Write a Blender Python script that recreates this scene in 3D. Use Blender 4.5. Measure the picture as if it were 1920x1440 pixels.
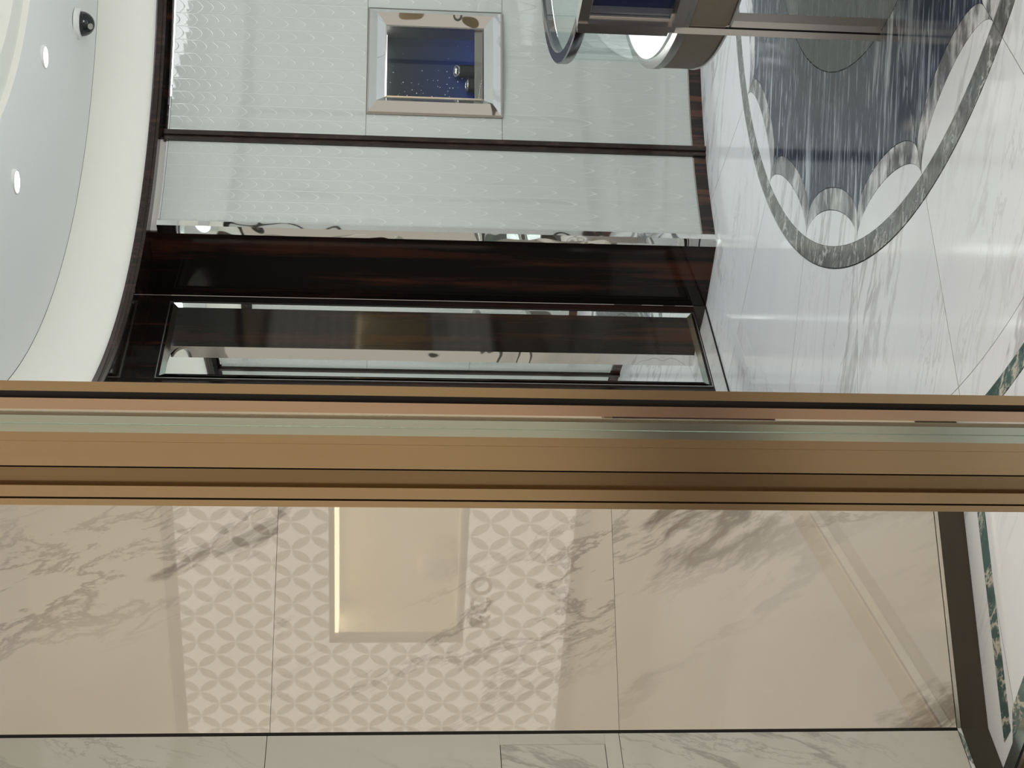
import bpy, math, random
from math import sin, cos, pi, radians, sqrt
from mathutils import Vector, Matrix
random.seed(4)
for o in list(bpy.data.objects): bpy.data.objects.remove(o)
SC = bpy.context.scene
COL = SC.collection

# ------------------------------------------------------------------ camera
H = 1.5; FPX = 2620.0; PITCH = radians(5.36); ROLL = 0.0157
fw = Vector((0, cos(PITCH), -sin(PITCH))); r0 = Vector((1, 0, 0)); d0 = Vector((0, -sin(PITCH), -cos(PITCH)))
rt = r0*cos(ROLL) - d0*sin(ROLL); dn = r0*sin(ROLL) + d0*cos(ROLL)
cd = bpy.data.cameras.new('camera'); cam = bpy.data.objects.new('camera', cd); COL.objects.link(cam)
cd.sensor_width = 36; cd.lens = FPX/1920*36; cd.clip_start = .02; cd.clip_end = 200
m = Matrix.Identity(4)
for i in range(3):
    m[i][0] = dn[i]; m[i][1] = rt[i]; m[i][2] = -fw[i]
m[2][3] = H
cam.matrix_world = m            # the phone was held sideways: world "up" is image left
SC.camera = cam
vs = SC.view_settings
vs.view_transform = 'Standard'; vs.look = 'None'; vs.gamma = 1; vs.use_curve_mapping = False; vs.exposure = 0.0

# ------------------------------------------------------------------ world and large lights
W = bpy.data.worlds.new('world'); SC.world = W; W.use_nodes = True
W.node_tree.nodes['Background'].inputs[0].default_value = (1.0, .91, .79, 1)
W.node_tree.nodes['Background'].inputs[1].default_value = .50
def area(name, loc, size, power, color, target, shape='DISK', size_y=None):
    l = bpy.data.lights.new(name, 'AREA'); l.shape = shape; l.size = size; l.energy = power; l.color = color
    if size_y: l.size_y = size_y
    o = bpy.data.objects.new(name, l); COL.objects.link(o); o.location = loc
    o.rotation_euler = (Vector(target) - Vector(loc)).to_track_quat('-Z', 'Y').to_euler()
    return o
CX, CY = 1.955, 4.41
area('dome_light', (CX, CY, 2.80), 2.2, 48, (.93, .975, 1), (CX, CY, 0))
area('corridor_light', (-.7, .6, 3.1), 1.6, 11, (1, .88, .73), (-.7, 1.0, 0), 'RECTANGLE', 1.2)
area('opposite_wall_fill', (-.1, .55, 3.2), 1.2, 27, (1, .91, .79), (1.2, -.3, 1.4), 'RECTANGLE', .5)  # unseen fill added to brighten the opposite wall mirrored in the marble

# ------------------------------------------------------------------ node helpers
class G:
    def __init__(s, nt): s.nt = nt
    def n(s, typ, props=None, **inp):
        nd = s.nt.nodes.new(typ)
        for k, v in (props or {}).items(): setattr(nd, k, v)
        for k, v in inp.items():
            sk = nd.inputs[int(k[1:])] if k[0] == 'i' and k[1:].isdigit() else nd.inputs[k.replace('_', ' ')]
            s.put(sk, v)
        return nd
    def put(s, sk, v):
        if isinstance(v, bpy.types.NodeSocket): s.nt.links.new(v, sk)
        elif isinstance(v, bpy.types.Node): s.nt.links.new(v.outputs[0], sk)
        else: sk.default_value = v
    def m(s, op, a, b=0.0, c=0.0): return s.n('ShaderNodeMath', {'operation': op}, i0=a, i1=b, i2=c).outputs[0]
    def v(s, op, a, b=(0, 0, 0), sc=None):
        nd = s.n('ShaderNodeVectorMath', {'operation': op}, i0=a)
        if op != 'SCALE': s.put(nd.inputs[1], b)
        if sc is not None: s.put(nd.inputs['Scale'], sc)
        return nd.outputs['Value'] if op in ('DOT_PRODUCT', 'LENGTH') else nd.outputs[0]
    def noise(s, vec, scale, detail=4, rough=.55, dist=0): return s.n('ShaderNodeTexNoise', Vector=vec, Scale=scale, Detail=detail, Roughness=rough, Distortion=dist)
    def rng(s, x, a, b, c, d, smooth=True):
        return s.n('ShaderNodeMapRange', {'interpolation_type': 'SMOOTHSTEP' if smooth else 'LINEAR'}, i0=x, i1=a, i2=b, i3=c, i4=d).outputs[0]
    def mix(s, f, a, b):
        nd = s.n('ShaderNodeMix', {'data_type': 'RGBA'}); s.put(nd.inputs[0], f)
        s.put(nd.inputs[6], a); s.put(nd.inputs[7], b); return nd.outputs[2]
    def xyz(s, v): return s.n('ShaderNodeSeparateXYZ', i0=v).outputs
    def pos(s): return s.n('ShaderNodeNewGeometry').outputs['Position']
    def rand(s): return s.n('ShaderNodeObjectInfo').outputs['Random']
def C4(c): return (c[0], c[1], c[2], 1)
def mat(name):
    M = bpy.data.materials.new(name); M.use_nodes = True
    return M, G(M.node_tree), M.node_tree.nodes['Principled BSDF']
def setp(b, **k):
    for kk, v in k.items(): b.inputs[kk.replace('_', ' ')].default_value = v
def plain(name, col, rough=.5, metal=0, grain=0, **k):
    M, g, b = mat(name); setp(b, Roughness=rough, Metallic=metal, **k)
    n = g.noise(g.pos(), 40, 3)
    g.put(b.inputs['Base Color'], g.mix(g.m('MULTIPLY', n, grain), C4(col), C4([c*.6 for c in col])))
    return M
def marble(name, base, vein, d, scale=3.0, stretch=.22, width=.035, amount=.8, rough=.12, fine=.5, cloud=(.93, .94, .95), ior=1.5, bias=.52, vary=3.0, mottle=0.0):
    """veined stone; d is the run of the veins in the room"""
    M, g, b = mat(name); setp(b, Roughness=rough, IOR=ior)
    d = Vector(d).normalized()
    p = g.v('ADD', g.pos(), g.v('SCALE', (1.7, 2.3, .9), sc=g.m('MULTIPLY', g.rand(), vary)))
    w = g.v('SUBTRACT', g.noise(p, scale*.8, 3).outputs['Color'], (.5, .5, .5))
    p = g.v('ADD', p, g.v('SCALE', w, sc=.30/scale))
    al = g.v('DOT_PRODUCT', p, tuple(d))
    q = g.v('SUBTRACT', p, g.v('SCALE', tuple(d), sc=g.m('MULTIPLY', al, 1-stretch)))
    n1 = g.noise(q, scale, 7, .62, .3).outputs[0]
    r1 = g.rng(g.m('ABSOLUTE', g.m('SUBTRACT', n1, .5)), 0, width, 1, 0)
    msk = g.rng(g.noise(q, scale*.55, 2).outputs[0], bias-.08, bias+.12, 0, 1)
    n2 = g.noise(g.v('ADD', q, (5.1, 2.2, 7.7)), scale*3.1, 6, .65, .4).outputs[0]
    r2 = g.rng(g.m('ABSOLUTE', g.m('SUBTRACT', n2, .5)), 0, width*.9, 1, 0)
    msk2 = g.rng(g.noise(g.v('ADD', q, (3, 1, 2)), scale*.8, 2).outputs[0], .48, .66, 0, 1)
    f = g.m('MAXIMUM', g.m('MULTIPLY', r1, msk), g.m('MULTIPLY', g.m('MULTIPLY', r2, msk2), fine))
    cl = g.rng(g.noise(q, scale*.9, 4).outputs[0], .35, .7, 0, 1)
    bc = g.mix(cl, C4(base), C4([base[i]*cloud[i] for i in range(3)]))
    if mottle:
        n3 = g.rng(g.noise(q, scale*4, 5, .7).outputs[0], .45, .62, 0, 1); bc = g.mix(g.m('MULTIPLY', n3, mottle), bc, C4(vein))
    col = g.mix(g.m('MULTIPLY', f, amount), bc, C4(vein))
    g.put(b.inputs['Base Color'], col)
    return M
def streaked(name, dark, light, d, scale, stretch, lo, hi, rough=.1, ior=1.5, vary=3.0, gain=1.0, p2=0.0):
    M, g, b = mat(name); setp(b, Roughness=rough, IOR=ior)
    d = Vector(d).normalized()
    p = g.v('ADD', g.pos(), g.v('SCALE', (1.3, .7, 2.9), sc=g.m('MULTIPLY', g.rand(), vary)))
    al = g.v('DOT_PRODUCT', p, tuple(d))
    q = g.v('SUBTRACT', p, g.v('SCALE', tuple(d), sc=g.m('MULTIPLY', al, 1-stretch)))
    n1 = g.noise(q, scale, 5, .6, .2).outputs[0]; n2 = g.noise(g.v('ADD', q, (3, 9, 4)), scale*.35, 3).outputs[0]
    f = g.m('MULTIPLY', g.rng(n1, lo, hi, 0, 1), g.rng(n2, .35, .65, .25, 1))
    c = g.mix(g.m('MULTIPLY', f, gain), C4(dark), C4(light))
    if p2:
        n3 = g.noise(g.v('ADD', q, (7, 1, 4)), scale*2.6, 3).outputs[0]
        c = g.mix(g.m('MULTIPLY', g.rng(n3, .55, .68, 0, 1), p2), c, C4(light))
    g.put(b.inputs['Base Color'], c)
    return M
def glass(name, tint=(.93, .97, .96), refl=.10):
    M = bpy.data.materials.new(name); M.use_nodes = True; g = G(M.node_tree); M.node_tree.nodes.clear()
    out = g.n('ShaderNodeOutputMaterial'); t = g.n('ShaderNodeBsdfTransparent', Color=C4(tint)); gl = g.n('ShaderNodeBsdfGlossy', Color=(1, 1, 1, 1), Roughness=.01)
    lw = g.n('ShaderNodeLayerWeight', Blend=.25); f = g.m('ADD', g.m('MULTIPLY', lw.outputs['Facing'], .35), refl)
    mx = g.n('ShaderNodeMixShader', i0=f); g.put(mx.inputs[1], t); g.put(mx.inputs[2], gl)
    g.put(out.inputs[0], mx); return M
def glow(name, col, s):
    M = bpy.data.materials.new(name); M.use_nodes = True; g = G(M.node_tree); M.node_tree.nodes.clear()
    out = g.n('ShaderNodeOutputMaterial'); e = g.n('ShaderNodeEmission', Color=C4(col), Strength=s); g.put(out.inputs[0], e); return M
def metal(name, col, rough, d=(0, 0, 1), grain=.10, bump=0.0, bs=2.2):
    M, g, b = mat(name); setp(b, Metallic=1.0, Roughness=rough)
    d = Vector(d); p = g.pos(); al = g.v('DOT_PRODUCT', p, tuple(d))
    q = g.v('SUBTRACT', p, g.v('SCALE', tuple(d), sc=g.m('MULTIPLY', al, .985)))
    n = g.noise(q, 160, 3).outputs[0]
    g.put(b.inputs['Base Color'], g.mix(g.m('MULTIPLY', n, grain), C4(col), C4([c*.55 for c in col])))
    if bump:
        w = g.noise(p, bs, 1).outputs[0]
        g.put(b.inputs['Normal'], g.n('ShaderNodeBump', Strength=bump, Distance=.02, Height=w).outputs[0])
    return M

# ------------------------------------------------------------------ materials
M_WALL = marble('beige_veined_marble', (.70, .655, .58), (.22, .185, .15), (.384, .123, -.915), 2.3, .26, .036, .88, .012, .6, (.93, .92, .91), 1.80, .47, 3.0)
M_SIDE = marble('pale_veined_marble', (.60, .59, .53), (.27, .25, .22), (-.26, -.30, -.915), 3.6, .30, .028, .6, .05, .7, (.95, .95, .95), 1.6, .48)
M_FLOOR = marble('white_floor_marble', (.80, .815, .83), (.36, .35, .35), (.927, -.375, 0), 3.2, .16, .028, .62, .10, .6, (.95, .955, .96), 1.5, .55)
M_BORD = marble('grey_veined_marble', (.17, .178, .175), (.62, .63, .62), (.95, -.3, 0), 9.0, .45, .030, .8, .10, .8, (.62, .62, .62), 1.5, .44, 3.0, .16)
M_GPET = streaked('mottled_grey_marble', (.15, .155, .16), (.80, .81, .82), (1, -.1, 0), 15.0, .32, .40, .60, .10, 1.5, 4.0, 1.0, .5)
M_BLUE = streaked('blue_grey_striped_marble', (.046, .060, .086), (.57, .63, .69), (1, -.1, 0), 26.0, .085, .49, .70, .09, 1.45, 2.0, 1.0, .6)
M_CENT = streaked('slate_striped_marble', (.062, .072, .078), (.26, .28, .29), (1, -.1, 0), 26.0, .06, .48, .70, .07, 1.5, 2.0, .7, .2)
M_GREEN = marble('green_veined_marble', (.10, .165, .155), (.62, .57, .49), (.7, -.6, 0), 11.0, .6, .050, .92, .10, .9, (.6, .62, .62), 1.5, .36)
M_EBONY = streaked('polished_striped_ebony', (.0085, .007, .0065), (.085, .026, .014), (0, 0, 1), 15.0, .045, .48, .66, .06, 1.38, 3.0, .85)
M_EBONY2 = streaked('dark_brown_ebony', (.022, .014, .011), (.085, .042, .03), (0, 0, 1), 40.0, .3, .45, .7, .12, 1.5, 3.0, .6)
M_BASEW = streaked('striped_ebony_skirting', (.016, .011, .010), (.12, .05, .032), (0, 0, 1), 34.0, .05, .46, .62, .15, 1.5)
M_JOINT = plain('dark_joint_filler', (.07, .072, .07), .8, 0, .3)
M_GROUT = plain('warm_grey_grout', (.34, .31, .27), .8, 0, .2)
M_RIM = metal('dark_polished_rim', (.20, .20, .215), .18, (0, 0, 1), .1)
M_CREAM = plain('warm_lit_cream_plaster', (.90, .885, .82), .75, 0, .06)  # warm light of the cove put into the cream colour
M_WHITE = plain('white_painted_plaster', (.90, .91, .90), .7, 0, .05)
M_WHITE2 = plain('white_satin_paint', (.88, .88, .87), .35, 0, .05)
M_BLACK = plain('black_rubber', (.006, .006, .006), .7, 0, .3)
M_PLINTH = plain('dark_bronze_plinth', (.062, .052, .037), .35, .35, .25)
M_BRONZE = metal('brushed_bronze', (.55, .425, .28), .27, (0, 0, 1), .25)
M_BRONZE2 = metal('dark_brushed_bronze', (.34, .25, .155), .27, (0, 0, 1), .3)
M_ROSE = metal('satin_rose_bronze', (.68, .51, .41), .24, (0, 0, 1), .2)
M_STEEL = metal('brushed_steel', (.62, .72, .69), .20, (0, 0, 1), .3)
M_CHROME = metal('polished_chrome', (.80, .79, .77), .015, (0, 0, 1), .03, .18)
M_CHROMEW = metal('rippled_chrome', (.82, .82, .81), .02, (0, 0, 1), .03, .35, 4.0)
M_CHROMEP = metal('wavy_chrome', (.82, .81, .79), .03, (0, 0, 1), .03, .45, 4.5)
M_TRIMM = metal('satin_nickel', (.50, .47, .43), .16, (0, 0, 1), .15)
M_GUN = metal('gunmetal', (.55, .53, .51), .34, (0, 0, 1), .25)
M_MIRROR = metal('mirror_silver', (.86, .88, .86), .004, (0, 0, 1), 0)
M_BEVEL = metal('bevelled_mirror_edge', (.62, .68, .66), .10, (0, 0, 1), .05)
M_LEATH = plain('taupe_woven_leather', (.215, .19, .15), .7, 0, .5)
M_GLASS = glass('clear_glass', (.95, .97, .97), .03)
M_GLASSR = glass('aqua_edge_glass', (.93, .985, .985), .03)
M_LENS = glow('downlight_lens_glow', (1, 1, .98), 3.0)
M_LED = glow('warm_led_strip', (1, .84, .55), 9.0)
M_LEDV = glow('vitrine_led_strip', (1, 1, 1), 4.0)
M_LEDW = glow('white_led_strip', (1, 1, 1), 22.0)
M_DOME = plain('smoked_dome_plastic', (.018, .02, .022), .08)
M_BLUEV = plain('royal_blue_panel', (.012, .022, .085), .35, 0, .2)
M_CORR = plain('beige_corridor_plaster', (.74, .66, .54), .8, 0, .1)
M_TAUPE = plain('taupe_window_frame', (.16, .14, .115), .5, 0, .1)
M_CREAM2 = plain('cream_niche_lining', (.80, .74, .62), .6, 0, .05)
M_GOLD = plain('dark_gold_lettering', (.20, .13, .05), .35, .6, .1)

def frosted():
    """embossed pale glass: upright lines with drooping feather strokes that lengthen downwards"""
    M, g, b = mat('embossed_frosted_glass')
    p = g.xyz(g.v('SUBTRACT', g.pos(), (CX, CY, 0)))
    s = g.m('MULTIPLY', g.m('ARCTAN2', p[1], p[0]), 2.215/.0644)
    d = g.m('SUBTRACT', 2.475, p[2])
    ph = g.m('MULTIPLY', g.m('LOGARITHM', g.m('ADD', 1, g.m('MULTIPLY', d, .077/.037)), math.e), 1/.077)
    cell = g.m('FLOOR', s); half = g.m('MULTIPLY', g.m('MODULO', g.m('ABSOLUTE', cell), 2), .5)
    fx = g.m('SUBTRACT', g.m('FRACT', s), .5); ax = g.m('MULTIPLY', g.m('ABSOLUTE', fx), 2)
    ph2 = g.m('FRACT', g.m('ADD', g.m('ADD', ph, half), g.m('MULTIPLY', g.m('POWER', ax, 1.6), .7)))
    st = g.m('MULTIPLY', g.rng(g.m('ABSOLUTE', g.m('SUBTRACT', ph2, .5)), 0, .07, 1, 0), g.rng(ax, .0, .9, 1, .35))
    ln = g.rng(ax, .93, 1.0, 0, 1)
    hgt = g.m('MAXIMUM', st, g.m('MULTIPLY', ln, .8))
    n = g.noise(g.pos(), 1.3, 3).outputs[0]
    c = g.mix(g.m('MULTIPLY', g.m('MULTIPLY', hgt, g.rng(n, .35, .6, .15, 1)), .55), C4((.50, .53, .50)), C4((.80, .81, .77)))
    g.put(b.inputs['Base Color'], g.mix(g.rng(n, .3, .7, 0, .25), c, C4((.42, .445, .42))))
    setp(b, Roughness=.30, IOR=1.5, Coat_Weight=1.0, Coat_Roughness=.02, Coat_IOR=1.85)
    bp = g.n('ShaderNodeBump', Strength=.30, Distance=.005, Height=hgt).outputs[0]
    g.put(b.inputs['Normal'], bp)
    wob = g.noise(g.v('MULTIPLY', g.pos(), (1, 1, .35)), 3.2, 1).outputs[0]
    hb = g.m('ADD', g.m('MULTIPLY', hgt, .08), wob)
    g.put(b.inputs['Coat Normal'], g.n('ShaderNodeBump', Strength=.12, Distance=.03, Height=hb).outputs[0])
    return M
M_FROST = frosted()
PF = Vector((1.248, -.347, 0)); DA = Vector((.421, .907, 0)).normalized(); NF = Vector((-DA.y, DA.x, 0))
def petal_print():
    """backlit shop-window print: overlapping petals leaving pale four-point stars"""
    M = bpy.data.materials.new('backlit_petal_print'); M.use_nodes = True; g = G(M.node_tree); M.node_tree.nodes.clear()
    q = g.v('SUBTRACT', g.pos(), tuple(PF)); a = g.v('DOT_PRODUCT', q, tuple(DA)); z = g.xyz(q)[2]
    A = g.m('DIVIDE', a, .175); Z = g.m('DIVIDE', z, .205)
    x = g.m('ABSOLUTE', g.m('SUBTRACT', g.m('FRACT', g.m('ADD', A, Z)), .5)); y = g.m('ABSOLUTE', g.m('SUBTRACT', g.m('FRACT', g.m('SUBTRACT', A, Z)), .5))
    def inside(u, v):
        du = g.m('SUBTRACT', u, 1); r = g.m('ADD', g.m('MULTIPLY', du, du), g.m('MULTIPLY', v, v)); return g.rng(r, .47, .50, 1, 0)
    pet = g.m('MAXIMUM', inside(x, y), inside(y, x))
    col = g.mix(pet, C4((1, .93, .80)), C4((.46, .42, .34)))
    out = g.n('ShaderNodeOutputMaterial'); e = g.n('ShaderNodeEmission', Color=col, Strength=2.0); g.put(out.inputs[0], e)
    return M
M_PRINT = petal_print()
VB = Vector((1.239, 6.506, 0)); VU = Vector((.978, .208, 0)).normalized(); VN = Vector((VU.y, -VU.x, 0))
def night_print():
    """printed backdrop: night sky deepening from black to blue with a drift of stars"""
    M, g, b = mat('starry_night_print'); setp(b, Roughness=.35)
    q = g.v('SUBTRACT', g.pos(), tuple(VB)); a = g.v('DOT_PRODUCT', q, tuple(VU)); z = g.xyz(q)[2]
    t = g.m('POWER', g.rng(z, 1.06, 1.46, 1, 0, False), 1.5)
    c = g.mix(t, C4((.004, .008, .011)), C4((.006, .026, .15)))
    uv = g.n('ShaderNodeCombineXYZ', i0=a, i1=z, i2=0.0)
    vo = g.n('ShaderNodeTexVoronoi', {'feature': 'F1'}, Vector=uv.outputs[0], Scale=62.0)
    sp = g.rng(vo.outputs['Distance'], .04, .20, 1, 0)
    k = g.xyz(vo.outputs['Color'])[0]
    band = g.m('ABSOLUTE', g.m('SUBTRACT', a, .16)); dens = g.rng(g.m('ADD', band, g.m('MULTIPLY', g.noise(uv.outputs[0], 12, 2).outputs[0], .10)), .05, .24, .25, .90)
    st = g.m('MULTIPLY', sp, g.rng(k, dens, g.m('ADD', dens, .25), 0, 1))
    g.put(b.inputs['Base Color'], g.mix(st, c, C4((.9, .93, 1))))
    g.put(b.inputs['Emission Color'], g.mix(st, c, C4((.9, .93, 1)))); b.inputs['Emission Strength'].default_value = .04
    return M
M_NIGHT = night_print()

# ------------------------------------------------------------------ geometry helpers
def mesh(name, V, F, m, parent=None, smooth=False, share=None):
    me = bpy.data.meshes.new(name); me.from_pydata([tuple(v) for v in V], [], F); me.validate(); me.update()
    if m: me.materials.append(m)
    if smooth:
        for p in me.polygons: p.use_smooth = True
    o = bpy.data.objects.new(name, me); COL.objects.link(o)
    if parent: o.parent = parent
    return o
def empty(name, loc=(0, 0, 0)):
    o = bpy.data.objects.new(name, None); COL.objects.link(o); o.empty_display_size = .1; o.location = loc; return o
def tag(o, label, cat, group=None, kind=None):
    o['label'] = label; o['category'] = cat
    if group: o['group'] = group
    if kind: o['kind'] = kind
    return o
def struct(name, label, cat): return tag(empty(name), label, cat, None, 'structure')
def prism(name, pts, z0, z1, m, parent=None, smooth=False):
    n = len(pts); ar = sum(pts[i][0]*pts[(i+1) % n][1]-pts[(i+1) % n][0]*pts[i][1] for i in range(n))
    if ar < 0: pts = pts[::-1]
    V = [(p[0], p[1], z0) for p in pts]+[(p[0], p[1], z1) for p in pts]
    F = [tuple(range(n-1, -1, -1)), tuple(range(n, 2*n))]+[(i, (i+1) % n, n+(i+1) % n, n+i) for i in range(n)]
    return mesh(name, V, F, m, parent)
def seg(name, a, b, n, d0, d1, z0, z1, m, parent=None):
    """upright slab over plan line a-b, from depth d0 to d1 along n"""
    a = Vector((a[0], a[1])); b = Vector((b[0], b[1])); n = Vector((n[0], n[1]))
    return prism(name, [tuple(a+n*d0), tuple(b+n*d0), tuple(b+n*d1), tuple(a+n*d1)], z0, z1, m, parent)
def pol(r, t): return (CX+r*cos(radians(t)), CY+r*sin(radians(t)))
def arc(name, ra, rb, t0, t1, z0, z1, m, parent=None, step=1.5):
    k = max(2, int(abs(t1-t0)/step)+1); V = []; F = []
    for i in range(k+1):
        t = t0+(t1-t0)*i/k
        for r, z in ((ra, z0), (ra, z1), (rb, z1), (rb, z0)): V.append((*pol(r, t), z))
    for i in range(k):
        a = 4*i
        for j in range(4): F.append((a+j, a+(j+1) % 4, a+4+(j+1) % 4, a+4+j))
    F += [(3, 2, 1, 0), (4*k, 4*k+1, 4*k+2, 4*k+3)]
    return mesh(name, V, F, m, parent)
def lathe(name, prof, m, parent=None, c=(CX, CY), n=120, smooth=True, t0=0, t1=360, closed=False):
    V = []; F = []; full = abs(t1-t0) >= 360; k = n if full else n+1; L = len(prof)
    for i in range(k):
        t = radians(t0+(t1-t0)*i/n)
        for r, z in prof: V.append((c[0]+r*cos(t), c[1]+r*sin(t), z))
    for i in range(n):
        a = i*L; b = ((i+1) % k)*L
        for j in range(L if closed else L-1): F.append((a+j, b+j, b+(j+1) % L, a+(j+1) % L))
    o = mesh(name, V, F, m, parent, smooth)
    if smooth:
        o.data.set_sharp_from_angle(angle=radians(35))
    return o
def P2(o, u, a, n, d): return (o[0]+u[0]*a+n[0]*d, o[1]+u[1]*a+n[1]*d)
def quadbox(name, o, u, n, a0, a1, d0, d1, z0, z1, m, parent=None):
    return prism(name, [P2(o, u, a0, n, d0), P2(o, u, a1, n, d0), P2(o, u, a1, n, d1), P2(o, u, a0, n, d1)], z0, z1, m, parent)

# ------------------------------------------------------------------ floor with round medallion
fl = struct('floor', 'white marble floor with a round grey and blue inlaid medallion', 'floor')
mesh('floor_bed', [(-6, -6, -.004), (8, -6, -.004), (8, 9, -.004), (-6, 9, -.004)], [(0, 1, 2, 3)], M_JOINT, fl)
NP = 17; DT = 360/NP; TH0 = 183.4
def slab(name, outline, m):            # outline in polar (r, deg) about the room centre
    return prism(name, [pol(r, t) for r, t in outline], -.0035, 0, m, fl)
def arcpts(r, t0, t1, k=10): return [(r, t0+(t1-t0)*i/k) for i in range(k+1)]
def petal(rc, depth, t0, t1, k=28, e=.55):
    out = []
    for i in range(k+1):
        x = -cos(pi*i/k); out.append((rc-depth*(max(0, 1-x*x))**e, (t0+t1)/2+(t1-t0)/2*x))
    return out
J = .0012
for i in range(NP):
    a, b = TH0+DT*i, TH0+DT*(i+1); j = math.degrees(J/1.5)
    slab('white_petal', arcpts(1.4845, a+j, b-j)+petal(1.4825, .118, a+j, b-j)[::-1], M_FLOOR)
    slab('grey_petal', petal(1.4815, .1195, a+j, b-j)+petal(1.4045, .115, a+j, b-j)[::-1], M_GPET)
    slab('field_stone', petal(1.4030, .116, a+j*.6, b-j*.6)+arcpts(.9065, a+j*.6, b-j*.6)[::-1], M_BLUE)
    slab('border_stone', arcpts(1.4858, a+j*.5, b-j*.5)+arcpts(1.556, a+j*.5, b-j*.5)[::-1], M_BORD)
    slab('white_slab', arcpts(1.561, a+j, b-j)+arcpts(2.138, a+j, b-j)[::-1], M_FLOOR)
    slab('outer_slab', arcpts(2.1405, a+j, b-j)+arcpts(2.228, a+j, b-j)[::-1], M_FLOOR)
for i in range(6):
    slab('centre_stone', arcpts(.9045, 60*i+4, 60*i+64-.1)+[(0.0005, 60*i+34)], M_CENT)
for i in range(3):
    a = 188+13*i; slab('green_inlay', arcpts(2.2285, a, a+12.95)+arcpts(2.2755, a, a+12.95)[::-1], M_GREEN)
for t0, t1 in ((120, 187.9), (227.1, 300)):
    slab('ring_slab', arcpts(2.2300, t0, t1, 24)+arcpts(2.2755, t0, t1, 24)[::-1], M_FLOOR)
# field beyond the ring, cut by the skirting line of the left wall
LW0 = Vector((-.313, 3.476)); LT = Vector((.952, .305)).normalized(); LN = Vector((LT.y, -LT.x))     # wall_left base, LN faces the room
SW0 = Vector((-.828, 3.311)); ST = Vector((-.652, -.758)).normalized(); SN = Vector((-ST.y, ST.x))   # wall_side
if SN.x < 0: SN = -SN
def lp(a, d): v = LW0+LT*a+LN*d; return (v.x, v.y)
TA = radians(-33); TD = Vector((cos(TA), sin(TA))); TN = Vector((-TD.y, TD.x)); TP = Vector((-.751, 3.121))  # threshold direction
def tp(s, d): v = TP+TD*s+TN*d; return (v.x, v.y)
def flat(name, pts, m, zt=0.0): return prism(name, pts, -.0011, zt, m, fl)
for i in range(-3, 4):
    a, b = TH0+DT*i+.03, TH0+DT*(i+1)-.03
    prism('field_slab', [pol(r, t) for r, t in arcpts(2.2775, a, b)+arcpts(4.2, a, b)[::-1]], -.0038, -.0012, M_FLOOR, fl)
flat('green_strip', [lp(-.58, .081), lp(.20, .081), lp(.20, .123), lp(-.555, .123)], M_GREEN)
prism('border_slab', [lp(-.62, .0), lp(.20, .0), lp(.20, .079), lp(-.585, .079), lp(-.64, .06)], -.0011, -.0006, M_FLOOR, fl)
flat('green_strip', [tp(-.10, .002), tp(2.6, .002), tp(2.6, .053), tp(-.03, .053)], M_GREEN)
flat('corridor_slab', [tp(-.9, -.16), tp(2.6, -.16), (1.6, -5), (-5, -5), (-5, 2)], M_FLOOR)
flat('back_slab', [pol(2.2775, t) for t in range(-60, 121, 4)]+[(.2, 8), (6, 8), (6, 1)], M_FLOOR)
th = struct('trim_1', 'flush metal threshold strips across the doorway floor', 'threshold')
prism('steel_strip', [tp(-.25, -.040), tp(2.4, -.040), tp(2.4, 0), tp(-.25, 0)], -.003, .003, M_STEEL, th)
prism('rubber_strip', [tp(-.25, -.050), tp(2.4, -.050), tp(2.4, -.0405), tp(-.25, -.0405)], -.003, .001, M_BLACK, th)
prism('bronze_strip', [tp(-.25, -.062), tp(2.4, -.062), tp(2.4, -.0505), tp(-.25, -.0505)], -.003, .003, M_ROSE, th)
prism('bronze_plate', [tp(-.25, -.155), tp(2.4, -.155), tp(2.4, -.0625), tp(-.25, -.0625)], -.003, .003, M_BRONZE2, th)

# ------------------------------------------------------------------ marble wall on the left and its return
wl = struct('wall_left', 'tall beige veined marble wall left of the bronze door post', 'wall')
lv = lambda n: (n.x, n.y)
def lslab(name, a0, a1, d0, d1, z0, z1, m, par): return quadbox(name, lv(LW0), lv(LT), lv(LN), a0, a1, d0, d1, z0, z1, m, par)
zj = [.080, .9178, 1.7462, 2.60, 3.1]
for i in range(4): lslab('marble_slab', -.5385, .19, -.05, 0, zj[i]+.0005, zj[i+1]-.0005, M_WALL, wl)
lslab('wall_core', -.60, .19, -.25, -.051, 0, 3.1, M_GROUT, wl)
lslab('corner_gap', -.5445, -.5390, -.045, -.003, 0, 3.1, M_BLACK, wl)
lslab('plinth', -.541, .19, -.04, .0, 0, .0675, M_PLINTH, wl)
lslab('trim_line', -.541, .19, -.04, .0012, .0692, .0788, M_TRIMM, wl)
ws = struct('wall_side', 'grey-white veined marble return wall with a flush access panel', 'wall')
def sslab(name, a0, a1, d0, d1, z0, z1, m, par): return quadbox(name, lv(SW0), lv(ST), lv(SN), a0, a1, d0, d1, z0, z1, m, par)
A0, A1, PA, PZ0, PZ1 = .0065, .9, .0375, .9575, 1.2065
sslab('marble_slab', A0, A1, -.05, 0, .080, .9192, M_SIDE, ws)
sslab('marble_slab', A0, A1, -.05, 0, .9208, PZ0-.0012, M_SIDE, ws)
sslab('marble_slab', A0, PA-.001, -.05, 0, PZ0-.0010, PZ1+.0010, M_SIDE, ws)
sslab('marble_slab', A0, A1, -.05, 0, PZ1+.0012, 1.7512, M_SIDE, ws)
sslab('marble_slab', A0, A1, -.05, 0, 1.7528, 2.6, M_SIDE, ws)
sslab('marble_slab', A0, A1, -.05, 0, 2.6016, 3.1, M_SIDE, ws)
sslab('access_panel', PA, PA+.40, -.05, .0005, PZ0+.0006, PZ1-.0006, M_SIDE, ws)
sslab('marble_slab', PA+.4012, A1, -.05, 0, PZ0-.001, PZ1+.001, M_SIDE, ws)
sslab('wall_core', -.02, A1, -.2, -.051, 0, 3.1, M_JOINT, ws)
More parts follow.
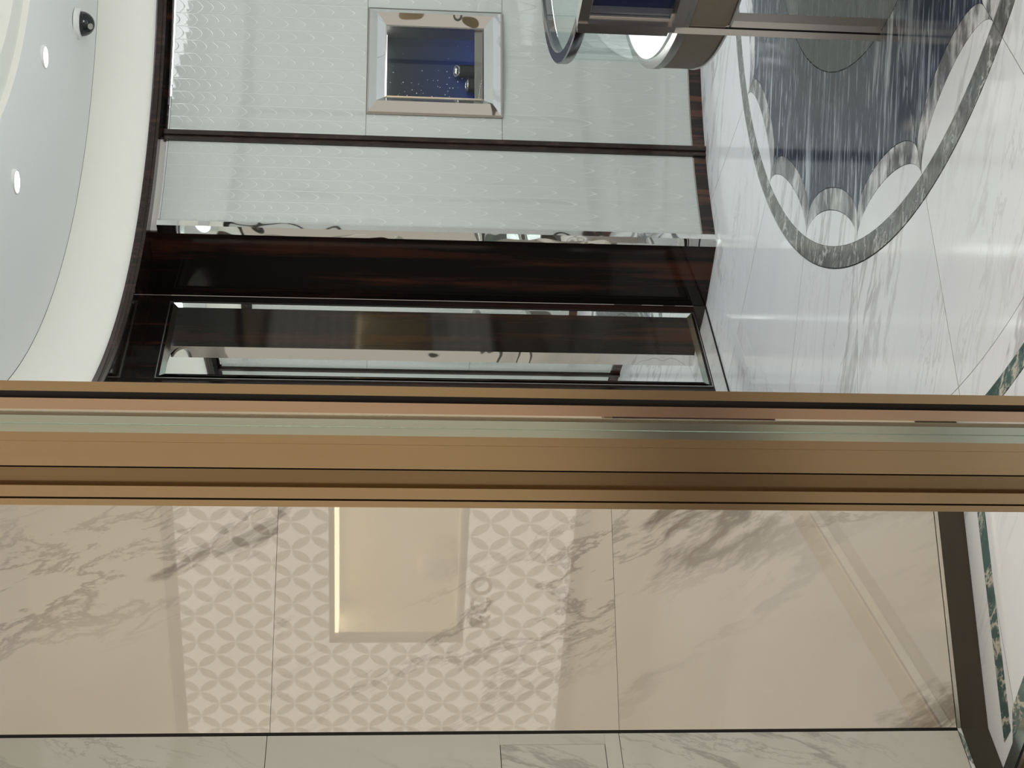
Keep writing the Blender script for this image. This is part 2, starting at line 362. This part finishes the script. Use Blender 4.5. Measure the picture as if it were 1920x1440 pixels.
sslab('plinth', .0, A1, -.04, .0, 0, .0675, M_PLINTH, ws)
sslab('trim_line', .0, A1, -.04, .0012, .0692, .0788, M_CHROME, ws)

# ------------------------------------------------------------------ round shop: curved wall of embossed glass
RW = 2.215
wb = struct('wall_back', 'curved shop wall of pale embossed glass panels framed in dark wood', 'wall')
TL, TR, TE = 112.05, 95.02, 70.0      # divider side, vitrine sides, far end
TVL = 108.88
arc('glass_panel', RW, RW+.012, TE, TL, 1.5885, 2.4735, M_FROST, wb)
arc('glass_panel', RW, RW+.012, TVL, TL, .9565, 1.5868, M_FROST, wb)
arc('glass_panel', RW, RW+.012, TE, TR, .9565, 1.5868, M_FROST, wb)
arc('glass_panel', RW, RW+.012, TE, TL, .063, .9545, M_FROST, wb)
arc('glass_panel', RW, RW+.012, 113.35, 125.3, .063, 2.4735, M_FROST, wb)
arc('top_rail', RW-.003, RW+.012, TE, 125.3, 2.4745, 2.482, M_CHROME, wb)
arc('bottom_rail', RW-.002, RW+.012, TE, 125.3, .058, .0625, M_TRIMM, wb)
arc('skirting_board', RW-.002, RW+.03, TE, 125.3, 0, .0575, M_BASEW, wb)
arc('head_board', RW-.004, RW+.03, TE, 113.0, 2.4825, 2.512, M_EBONY, wb)
arc('head_board', RW+.012, RW+.03, 113.0, 126, 2.4825, 2.512, M_CREAM, wb)
arc('divider_post', RW-.022, RW+.02, 112.12, 112.72, 0, 2.495, M_EBONY2, wb)
arc('divider_post', RW-.012, RW+.02, 112.74, 113.32, 0, 2.495, M_EBONY2, wb)
arc('wall_core', RW+.16, RW+.22, TE, 125, 0, 2.7, M_JOINT, wb)
# mirrored pilaster at the end of the curve
pw = struct('trim_2', 'narrow mirror-polished chrome pilaster where the glass wall ends', 'pilaster')
mesh('chrome_face', [(.700, 6.232, 0), (.6875, 6.179, 0), (.6643, 6.164, 0), (.6345, 6.2115, 0), (.650, 6.255, 0)] + [(.700, 6.232, 2.478), (.6875, 6.179, 2.478), (.6643, 6.164, 2.478), (.6345, 6.2115, 2.478), (.650, 6.255, 2.478)],
     [(0, 1, 6, 5), (1, 2, 7, 6), (2, 3, 8, 7), (3, 4, 9, 8), (4, 0, 5, 9), (4, 3, 2, 1, 0), (5, 6, 7, 8, 9)], M_CHROMEP, pw)
# alcove: ebony reveal and ebony wall carrying the tall mirror
K = Vector((.376, 6.396)); D0 = Vector((.6355, 6.2105)); MD = Vector((-.645, -.764)).normalized(); MN = Vector((-MD.y, MD.x))
if MN.x < 0: MN = -MN
dd = (K-D0).normalized(); dn2 = Vector((dd.y, -dd.x))
if dn2.x > 0: dn2 = -dn2
wa = struct('wall_alcove', 'glossy striped ebony alcove walls beside the chrome pilaster', 'wall')
seg('reveal_panel', D0, K, (-dn2.x, -dn2.y), .0, .05, .0, 2.512, M_EBONY, wa)
quadbox('mirror_wall_panel', lv(K), lv(MD), lv(MN), .0025, 2.6, -.05, 0, 0, 2.512, M_EBONY, wa)
quadbox('mirror_skirting', lv(K), lv(MD), lv(MN), .0035, 2.6, .0002, .004, .007, .060, M_CHROME, wa)
quadbox('skirting_dark_line', lv(K), lv(MD), lv(MN), 0.0, 2.6, 0, .006, 0, .006, M_BLACK, wa)  # thin black strip along the foot of the mirror wall

# ------------------------------------------------------------------ ceiling
so = struct('trim_3', 'dark ebony ring cornice and soffit around the round ceiling', 'cornice')
lathe('cornice_ring', [(2.140, 2.506), (2.122, 2.504), (2.120, 2.516), (2.126, 2.519), (2.123, 2.524), (2.123, 2.548), (2.140, 2.552)], M_EBONY2, so, n=180, closed=True)
arc('soffit_board', 2.140, 2.9, 60, 200, 2.512, 2.55, M_EBONY, so)
ce = struct('ceiling', 'white shallow dome ceiling with a warm-lit cream cove band', 'ceiling')
lathe('cove_band', [(2.139, 2.5525), (2.095, 2.66), (2.066, 2.799)], M_CREAM, ce, n=180)
lathe('dome_ring', [(2.064, 2.8), (1.70, 2.848), (1.312, 2.893)], M_WHITE, ce, n=180)
lathe('cove_lip', [(1.312, 2.893), (1.306, 2.915), (1.24, 2.918), (1.235, 2.905), (1.17, 2.91), (1.165, 3.0)], M_CREAM, ce, n=180)
lathe('dome_crown', [(1.165, 3.0), (.6, 3.05), (.001, 3.06)], M_WHITE, ce, n=120)
lathe('cove_backing', [(2.145, 2.5525), (2.2, 2.9), (1.3, 3.15), (.001, 3.2)], M_JOINT, ce, n=90)

# recessed downlights and the dome camera
def domez(x, y):
    r = math.hypot(x-CX, y-CY); return 2.8+(2.064-r)*(.093/.752)
def on_dome(o, x, y): 
    r = math.hypot(x-CX, y-CY); o.location = (x, y, domez(x, y))
    v = Vector((x-CX, y-CY, 0)).normalized(); nrm = (Vector((0, 0, -1)) - v*.124).normalized()
    o.rotation_euler = nrm.to_track_quat('-Z', 'Y').to_euler()
def local_lathe(name, prof, m, par, n=40): 
    o = lathe(name, prof, m, par, c=(0, 0), n=n); return o
def downlight(x, y, label):
    t = tag(empty('recessed_downlight'), label, 'downlight', 'recessed ceiling downlights')
    local_lathe('trim_ring', [(.040, -.002), (.042, -.004), (.046, -.004), (.048, .008)], M_WHITE2, t)
    local_lathe('lens', [(.0005, -.003), (.0415, -.003)], M_LENS, t)
    on_dome(t, x, y); t.rotation_euler = (0, 0, 0); t.location.z -= .001
    return t
downlight(1.286, 5.777, 'small round recessed downlight between the dome camera and the other downlight')
downlight(.723, 5.351, 'small round recessed downlight farther from the dome camera')
sc_ = tag(empty('security_camera'), 'black smoked dome security camera on a white ceiling base', 'camera')
local_lathe('base', [(.0005, -.020), (.058, -.020), (.066, -.014), (.068, .003)], M_WHITE2, sc_)
local_lathe('smoked_dome', [(.0005, -.0745)] + [(.053*sin(radians(a)), -.021-.0535*cos(radians(a))) for a in range(6, 91, 7)], M_DOME, sc_, 48)
lens = local_lathe('lens', [(.0005, -.012), (.010, -.012), (.013, -.008), (.013, .0), (.0005, .0)], M_TRIMM, sc_, 24)
lens.location = (-.016, -.030, -.058); lens.rotation_euler = (radians(-42), radians(20), 0)
on_dome(sc_, 1.529, 6.195); sc_.rotation_euler = (0, 0, 0); sc_.location.z = domez(1.529, 6.195)+.004

pl = tag(empty('fill_lantern', (CX, CY, 0)), 'unseen drum lantern added as fill light over the middle of the round shop', 'fill light')  # unseen lantern added to brighten the ceiling and cove
M_LANT = glow('fill_lantern_glow', (.97, .985, 1), 12.5)
local_lathe('shade', [(.30, 1.90), (.30, 2.25)], M_LANT, pl, 40); local_lathe('diffuser', [(.0005, 1.902), (.299, 1.902)], M_LANT, pl, 40)
for k in range(10):
    a_ = k*pi/5; q = mesh('rib', [(.302*cos(a_-.02), .302*sin(a_-.02), 1.895), (.302*cos(a_+.02), .302*sin(a_+.02), 1.895), (.302*cos(a_+.02), .302*sin(a_+.02), 2.255), (.302*cos(a_-.02), .302*sin(a_-.02), 2.255)], [(0, 1, 2, 3)], M_TRIMM, pl)
local_lathe('stem', [(.008, 2.25), (.008, 3.06)], M_TRIMM, pl, 12); local_lathe('cap', [(.30, 2.25), (.008, 2.27)], M_TRIMM, pl, 40)
# rest of the round room, seen only in reflections
wr = struct('wall_right', 'curved pale glass wall continuing round the far side of the shop', 'wall')
for i in range(9): arc('glass_panel', RW, RW+.03, 69.5-14*i-13.4, 69.5-14*i, .063, 2.478, M_FROST, wr)
for i in range(9): arc('divider_post', RW-.02, RW+.03, 69.5-14*i, 69.5-14*i+.55, 0, 2.5, M_EBONY2, wr)
arc('skirting_board', RW-.002, RW+.03, -56.5, 69.9, 0, .0575, M_BASEW, wr)
arc('wall_core', RW+.04, RW+.1, -57, 70, 0, 2.9, M_JOINT, wr, 3)
arc('soffit_board', 2.141, 2.35, -60, 60, 2.512, 2.55, M_EBONY, wr, 3)

# ------------------------------------------------------------------ tall bevelled mirror
wm = tag(empty('wall_mirror'), 'tall narrow mirror in a thin dark frame on the ebony wall', 'mirror')
mb = lambda name, a0, a1, d0, d1, z0, z1, m: quadbox(name, lv(K), lv(MD), lv(MN), a0, a1, d0, d1, z0, z1, m, wm)
a0, a1, z0, z1 = .0555, .5870, .0655, 2.4415
f = .004
mb('frame_bar', a0, a0+f, 0, .007, z0, z1, M_GUN); mb('frame_bar', a1-f, a1, 0, .007, z0, z1, M_GUN)
mb('frame_bar', a0+f, a1-f, 0, .007, z0, z0+f, M_GUN); mb('frame_bar', a0+f, a1-f, 0, .007, z1-f, z1, M_GUN)
b0, b1, y0, y1 = a0+.014, a1-.013, z0+.017, z1-.018; bw = .022
def mp(a, z, d): return (*P2(lv(K), lv(MD), a, lv(MN), d), z)
O_ = [mp(b0, y0, .0095), mp(b1, y0, .0095), mp(b1, y1, .0095), mp(b0, y1, .0095)]
I_ = [mp(b0+bw, y0+bw, .0012), mp(b1-bw, y0+bw, .0012), mp(b1-bw, y1-bw, .0012), mp(b0+bw, y1-bw, .0012)]
for i in range(4):
    j = (i+1) % 4; mesh('bevel', [O_[i], O_[j], I_[j], I_[i]], [(0, 1, 2, 3)], M_BEVEL if i in (0, 2) else M_MIRROR, wm)
mesh('mirror_pane', I_, [(0, 1, 2, 3)], M_MIRROR, wm)

# ------------------------------------------------------------------ wall vitrine with starry backdrop
vt = tag(empty('wall_vitrine'), 'chrome-framed wall vitrine with a starry blue night backdrop', 'display case')
def vp(a, z, d): return (*P2(VB, VU, a, VN, d), z)
def ring4(name, r0_, r1_, m, par=vt):
    (a0, a1, z0, z1, d) = r0_; (c0, c1, y0, y1, e) = r1_
    A = [vp(a0, z0, d), vp(a1, z0, d), vp(a1, z1, d), vp(a0, z1, d)]; B = [vp(c0, y0, e), vp(c1, y0, e), vp(c1, y1, e), vp(c0, y1, e)]
    for i in range(4):
        j = (i+1) % 4; mesh(name, [A[i], A[j], B[j], B[i]], [(0, 1, 2, 3)], m, par)
R0 = (.0, .5305, .9555, 1.5860, -.02); R1 = (.0, .5305, .9555, 1.5860, .012); R2 = (.008, .5225, .9635, 1.578, .016)
R3 = (.0535, .4950, 1.0010, 1.5420, .040); R4 = (.083, .4455, 1.0420, 1.5035, .012); R5 = (.0895, .4375, 1.0485, 1.4970, .014); R6 = (.0895, .4375, 1.0485, 1.4970, -.10)
ring4('outer_edge', R0, R1, M_TRIMM); ring4('outer_trim', R1, R2, M_TRIMM)
ring4('outer_bevel', R2, R3, M_CHROMEW); ring4('inner_bevel', R3, R4, M_CHROMEW); ring4('inner_trim', R4, R5, M_TRIMM); ring4('niche_side', R5, R6, M_GUN)
mesh('backdrop', [vp(.0895, 1.0485, -.099), vp(.4375, 1.0485, -.099), vp(.4375, 1.497, -.099), vp(.0895, 1.497, -.099)], [(0, 1, 2, 3)], M_NIGHT, vt)
quadbox('steel_shelf', VB, VU, VN, .0905, .4365, -.0985, -.004, 1.0490, 1.0850, M_TRIMM, vt)
quadbox('led_strip', VB, VU, VN, .12, .41, -.09, -.02, 1.4955, 1.4966, M_LEDV, vt)
mesh('glass_front', [vp(.0895, 1.0485, .002), vp(.4375, 1.0485, .002), vp(.4375, 1.497, .002), vp(.0895, 1.497, .002)], [(0, 1, 2, 3)], M_GLASS, vt)
M_RISER = plain('matt_black_velvet', (.008, .009, .011), .8)
M_DIAM = metal('bright_silver', (.85, .85, .83), .12, (0, 0, 1), .1)
def riser(a, d, r, hgt, label, slope):
    x, y = P2(VB, VU, a, VN, d); t = tag(empty('display_riser', (x, y, 1.0852)), label, 'riser', 'black ring risers in the vitrine'); n = 28
    V = []; F = []
    for i in range(n):
        c, s = cos(2*pi*i/n), sin(2*pi*i/n); dx = c*r; V.append((dx, s*r, 0)); V.append((dx, s*r, hgt+slope*(s*r)))
    F = [(2*i, 2*((i+1) % n), 2*((i+1) % n)+1, 2*i+1) for i in range(n)]+[tuple(2*i for i in range(n-1, -1, -1)), tuple(2*i+1 for i in range(n))]
    o = mesh('body', V, F, M_RISER, t)
    rg = tag(empty('jewellery_ring', (x, y, 1.0852+hgt+.002)), 'silver brooch lying on the '+label, 'jewellery', 'silver jewels on the risers'); rg.rotation_euler = (math.atan(slope), 0, 0)
    local_lathe('band', [(r*.66, 0), (r*.70, .004), (r*.92, .004), (r*.96, 0)], M_DIAM, rg, 32)
    for k in range(6):
        a_ = k*pi/3; g_ = mesh('petal_stone', [(0, 0, .003), (r*.2*cos(a_+.6), r*.2*sin(a_+.6), .006), (r*.55*cos(a_), r*.55*sin(a_), .003), (r*.2*cos(a_-.6), r*.2*sin(a_-.6), .006)], [(0, 3, 2, 1)], M_DIAM, rg)
    return t
riser(.2555, -.055, .0300, .078, 'taller black velvet riser in the vitrine', .55)
riser(.1830, -.052, .0330, .030, 'shorter black velvet riser in the vitrine', .15)

# ------------------------------------------------------------------ round glass showcase on legs
sh = tag(empty('glass_showcase', (0, 0, 0)), 'round glass jewellery showcase with a taupe drum on steel legs', 'showcase')
lathe('drum', [(.30, .470), (.895, .470), (.908, .476), (.912, .484), (.912, .594), (.30, .594)], M_LEATH, sh, n=140, closed=True)
lathe('drum_piping', [(.90, .4685), (.912, .4665), (.915, .474), (.905, .477)], M_GUN, sh, n=140, closed=True)
lathe('metal_band', [(.30, .5955), (.9165, .5955), (.9165, .622), (.905, .626), (.30, .626)], M_GUN, sh, n=140, closed=True)
lathe('white_deck', [(.30, .6265), (.885, .6265), (.885, .634), (.30, .634)], M_WHITE2, sh, n=120, closed=True)
lathe('inner_core', [(.302, .634), (.302, .90)], M_WHITE2, sh, n=60)
lathe('glass_wall', [(.898, .6265), (.898, .899)], M_GLASSR, sh, n=140)
lathe('glass_top', [(.30, .926), (.874, .926)], M_GLASSR, sh, n=140)
lathe('rim', [(.872, .899), (.908, .899), (.912, .905), (.912, .929), (.908, .932), (.876, .932), (.872, .928)], M_RIM, sh, n=160, closed=True)
lathe('led_strip', [(.876, .8976), (.894, .8976), (.894, .8986), (.876, .8986)], M_LEDW, sh, n=100, closed=True)
# white display stands inside, each a thing
def stand(r_in, r_out, t0, t1, h0, h1, label):
    k = 16; V = []; F = []
    for i in range(k+1):
        t = t0+(t1-t0)*i/k; e = sin(pi*i/k)**.6
        for r, z in ((r_in, .6345), (r_in, .6345+h0+(h1-h0)*e), (r_out-.02*e, .6345+(h0+(h1-h0)*e)*.6), (r_out, .6345)): V.append((*pol(r, t), z))
    for i in range(k):
        a = 4*i
        for j in range(4): F.append((a+j, a+(j+1) % 4, a+4+(j+1) % 4, a+4+j))
    F += [(3, 2, 1, 0), (4*k, 4*k+1, 4*k+2, 4*k+3)]
    return tag(mesh('display_stand', V, F, M_WHITE2, None, False), label, 'stand', 'white stands in the showcase')
stand(.56, .80, 158, 192, .01, .07, 'white curved jewellery stand at the front of the glass showcase')
stand(.52, .80, 120, 150, .02, .11, 'taller white curved jewellery stand deeper in the glass showcase')
# square window of the case, with its frame, standing proud of the drum
BO = Vector((1.098, 4.135, 0)); BE = Vector((.4258, -.9048, 0)); BI = Vector((.9048, .4258, 0))
wn = quadbox('window_panel', BO, BE, BI, .012, .60, .0, .012, .652, .903, M_BLUEV, sh)
def bx(name, a0, a1, d0, d1, z0, z1, m): return quadbox(name, BO, BE, BI, a0, a1, d0, d1, z0, z1, m, wn if name.startswith('window') else sh)
bx('window_stile', -.045, -.012, -.022, .012, .655, .930, M_GUN); bx('window_stile', -.012, .012, -.034, .012, .640, .935, M_GUN)
bx('window_rail', .012, .60, -.030, .020, .905, .935, M_GUN); bx('window_rail', .012, .60, -.034, .020, .618, .650, M_GUN)
bx('window_stile', .60, .64, -.030, .02, .62, .935, M_GUN)
bx('window_bead', .012, .60, -.008, -.001, .650, .657, M_CHROME); bx('window_bead', .0125, .019, -.008, -.001, .6575, .903, M_CHROME)
bx('drum_front', .014, .60, -.012, .02, .470, .600, M_LEATH)
# legs: pairs of steel flats with a dark slot between
LO = Vector((1.0620, 4.1395, 0)); LD = Vector((.970, -.2425, 0)); LI = Vector((.2425, .970, 0))
def leg(o, u, n):
    t = quadbox('leg', o, u, n, 0, .0185, 0, .03, 0, .656, M_GUN, sh)
    quadbox('leg_flat', o, u, n, .0245, .043, 0, .03, 0, .656, M_GUN, t); quadbox('leg_web', o, u, n, .0185, .0245, .008, .022, 0, .656, M_BLACK, t)
    prism('leg_side', [P2(o, u, .0432, n, .001), P2(o, u, .068, n, .012), P2(o, u, .068, n, .030), P2(o, u, .0432, n, .030)], 0, .466, M_GUN, t)
leg(LO, LD, LI)
leg(Vector((2.84, 4.05, 0)), Vector((.3, .954, 0)), Vector((-.954, .3, 0)))
leg(Vector((2.1, 5.33, 0)), Vector((-1, 0, 0)), Vector((0, -1, 0)))

# ------------------------------------------------------------------ bronze door post
dp = tag(empty('door_1', (0, 0, 0)), 'tall brushed bronze door post with a steel edge and black seal', 'door post', None, 'structure')
PS = .43; PO = Vector((-.26*PS, 2.81*PS, 0)); az = radians(-31.5); PT = Vector((cos(az), sin(az), 0)); PN = Vector((PT.y, -PT.x, 0))   # PN towards the corridor
if PN.y > 0: PN = -PN
SK = .613            # bars are raked back along the sight line of the doorway
def bar(name, t0, t1, d, m, back=-.03):
    t0 *= PS; t1 *= PS; d *= PS; back *= PS
    return prism(name, [P2(PO, PT, t0+SK*d, PN, d), P2(PO, PT, t1+SK*d, PN, d), P2(PO, PT, t1+SK*back, PN, back), P2(PO, PT, t0+SK*back, PN, back)], 0, 3.1, m, dp)
bar('bronze_strip', .2741, .2957, 0, M_BRONZE); bar('door_seal', .2585, .2741, -.010, M_BLACK)
bar('bronze_strip', .2340, .2585, 0, M_ROSE); bar('polished_strip', .2203, .2340, -.006, M_CHROME)
bar('steel_edge', .1829, .2010, .003, M_STEEL); bar('steel_edge', .2014, .2203, .0016, M_STEEL)
bar('bronze_strip', .1622, .1829, 0, M_BRONZE); bar('bronze_strip', .1046, .1618, -.0006, M_BRONZE)
bar('shaded_groove', .1008, .1046, -.012, M_BLACK); bar('bronze_strip', .0790, .1008, -.004, M_BRONZE2); bar('bronze_strip', .0584, .0785, -.008, M_BRONZE2)  # groove blackened so its colour carries the shade
bar('bronze_strip', .0311, .0584, 0, M_BRONZE); bar('shaded_groove', .0264, .0311, -.010, M_PLINTH); bar('bronze_strip', .0108, .0264, 0, M_BRONZE)  # shade inside this groove put into a darker metal colour
bar('post_core', .013, .293, -.0302, M_BRONZE2, -.07)

# ------------------------------------------------------------------ lit shop window opposite, seen mirrored in the marble
wo = struct('wall_opposite', 'beige corridor wall holding the lit shop window opposite', 'wall')
def fq(name, a0, a1, d0, d1, z0, z1, m, par): return quadbox(name, PF, DA, NF, a0, a1, d0, d1, z0, z1, m, par)
fq('wall_face', -1.6, 1.7, -.40, -.02, 2.60, 3.3, M_CORR, wo); fq('wall_face', -1.6, 1.7, -.40, -.02, 0, .41, M_CORR, wo)
fq('wall_face', -1.6, -1.27, -.40, -.02, .41, 2.6, M_CORR, wo); fq('wall_face', 1.45, 1.7, -.40, -.02, .41, 2.6, M_CORR, wo)
sw = tag(empty('shop_window', (0, 0, 0)), 'backlit petal-patterned shop window mirrored in the left marble wall', 'shop window')
fq('window_frame', -1.27, 1.45, -.05, .0, 2.535, 2.60, M_TAUPE, sw); fq('window_frame', -1.27, 1.45, -.05, .0, .41, .483, M_TAUPE, sw)
fq('window_frame', -1.27, -1.2, -.05, .0, .483, 2.535, M_TAUPE, sw); fq('window_frame', 1.4, 1.45, -.05, .0, .483, 2.535, M_TAUPE, sw)
na0, na1, nz0, nz1 = -.17, .95, 1.036, 1.755
for (p0, p1, q0, q1) in ((-1.2, 1.4, nz1, 2.535), (-1.2, 1.4, .483, nz0), (-1.2, na0, nz0, nz1), (na1, 1.4, nz0, nz1)):
    fq('printed_panel', p0, p1, -.03, -.02, q0, q1, M_PRINT, sw)
fw_ = .028
fq('niche_frame', na0, na1, -.04, -.006, nz1-fw_, nz1, M_TAUPE, sw); fq('niche_frame', na0, na1, -.04, -.006, nz0, nz0+fw_, M_TAUPE, sw)
fq('niche_frame', na0, na0+fw_*1.5, -.04, -.006, nz0+fw_, nz1-fw_, M_TAUPE, sw); fq('niche_frame', na1-fw_, na1, -.04, -.006, nz0+fw_, nz1-fw_, M_TAUPE, sw)
i0, i1, k0, k1 = na0+fw_*1.5, na1-fw_, nz0+fw_, nz1-fw_
fq('niche_back', i0, i1, -.36, -.34, k0, k1, M_CREAM2, sw); fq('niche_floor', i0, i1, -.34, -.04, k0, k0+.01, M_CREAM2, sw)
fq('niche_side', i0, i0+.005, -.34, -.04, k0+.01, k1-.02, M_CREAM2, sw); fq('niche_side', i1-.005, i1, -.34, -.04, k0+.01, k1-.02, M_CREAM2, sw)
fq('led_strip', i0, i1, -.20, -.04, k1-.02, k1-.001, M_LED, sw)
# lettering under the niche, on the window pane, reads the right way round in its reflection
fc = bpy.data.curves.new('lettering', 'FONT'); fc.body = '&CO'; fc.size = .155; fc.extrude = .002; fc.space_character = 1.15; fc.offset = .003
fo = bpy.data.objects.new('lettering_tmp', fc); COL.objects.link(fo)
me = bpy.data.meshes.new_from_object(fo.evaluated_get(bpy.context.evaluated_depsgraph_get())); bpy.data.objects.remove(fo)
V = [(*P2(PF, DA, -.085+v.co.x, NF, -.015+v.co.z), .897+v.co.y) for v in me.vertices]
mesh('lettering', V, [tuple(p.vertices) for p in me.polygons], M_GOLD, sw)
bust = tag(empty('display_bust', (*P2(PF, DA, .22, NF, -.20), k0+.0105)), 'dark rounded necklace bust in the mirrored shop window niche', 'bust')
local_lathe('body', [(.0005, .22), (.04, .215), (.075, .185), (.09, .14), (.09, .08), (.07, .03), (.05, .0), (.0005, 0)], M_CORR, bust, 32)

# corridor wall and dado added beyond the camera's left to shape the bronze's reflections
wc = struct('wall_added_corridor', 'unseen beige corridor wall with a dark red dado band, added for reflections in the bronze', 'wall')
ca, cb = Vector((-1.48, 2.50)), Vector((-2.7, -1.6)); cu = (cb-ca).normalized(); cn = Vector((-cu.y, cu.x))
if cn.x < 0: cn = -cn
M_DADO = plain('dark_red_reflected_band', (.04, .010, .007), .4, 0, .3)
quadbox('wall_face', lv(ca), lv(cu), lv(cn), 0, 4.3, -.12, 0, .92, 3.2, M_CORR, wc)
quadbox('dado', lv(ca), lv(cu), lv(cn), 0, 4.3, -.12, .02, .50, .90, M_DADO, wc)
quadbox('wall_face', lv(ca), lv(cu), lv(cn), 0, 4.3, -.12, .01, .12, .50, M_CORR, wc)
quadbox('dado_rail', lv(ca), lv(cu), lv(cn), 0, 4.3, -.12, .035, .90, .92, M_BRONZE2, wc)
quadbox('plinth', lv(ca), lv(cu), lv(cn), 0, 4.3, -.12, .01, 0, .12, M_PLINTH, wc)
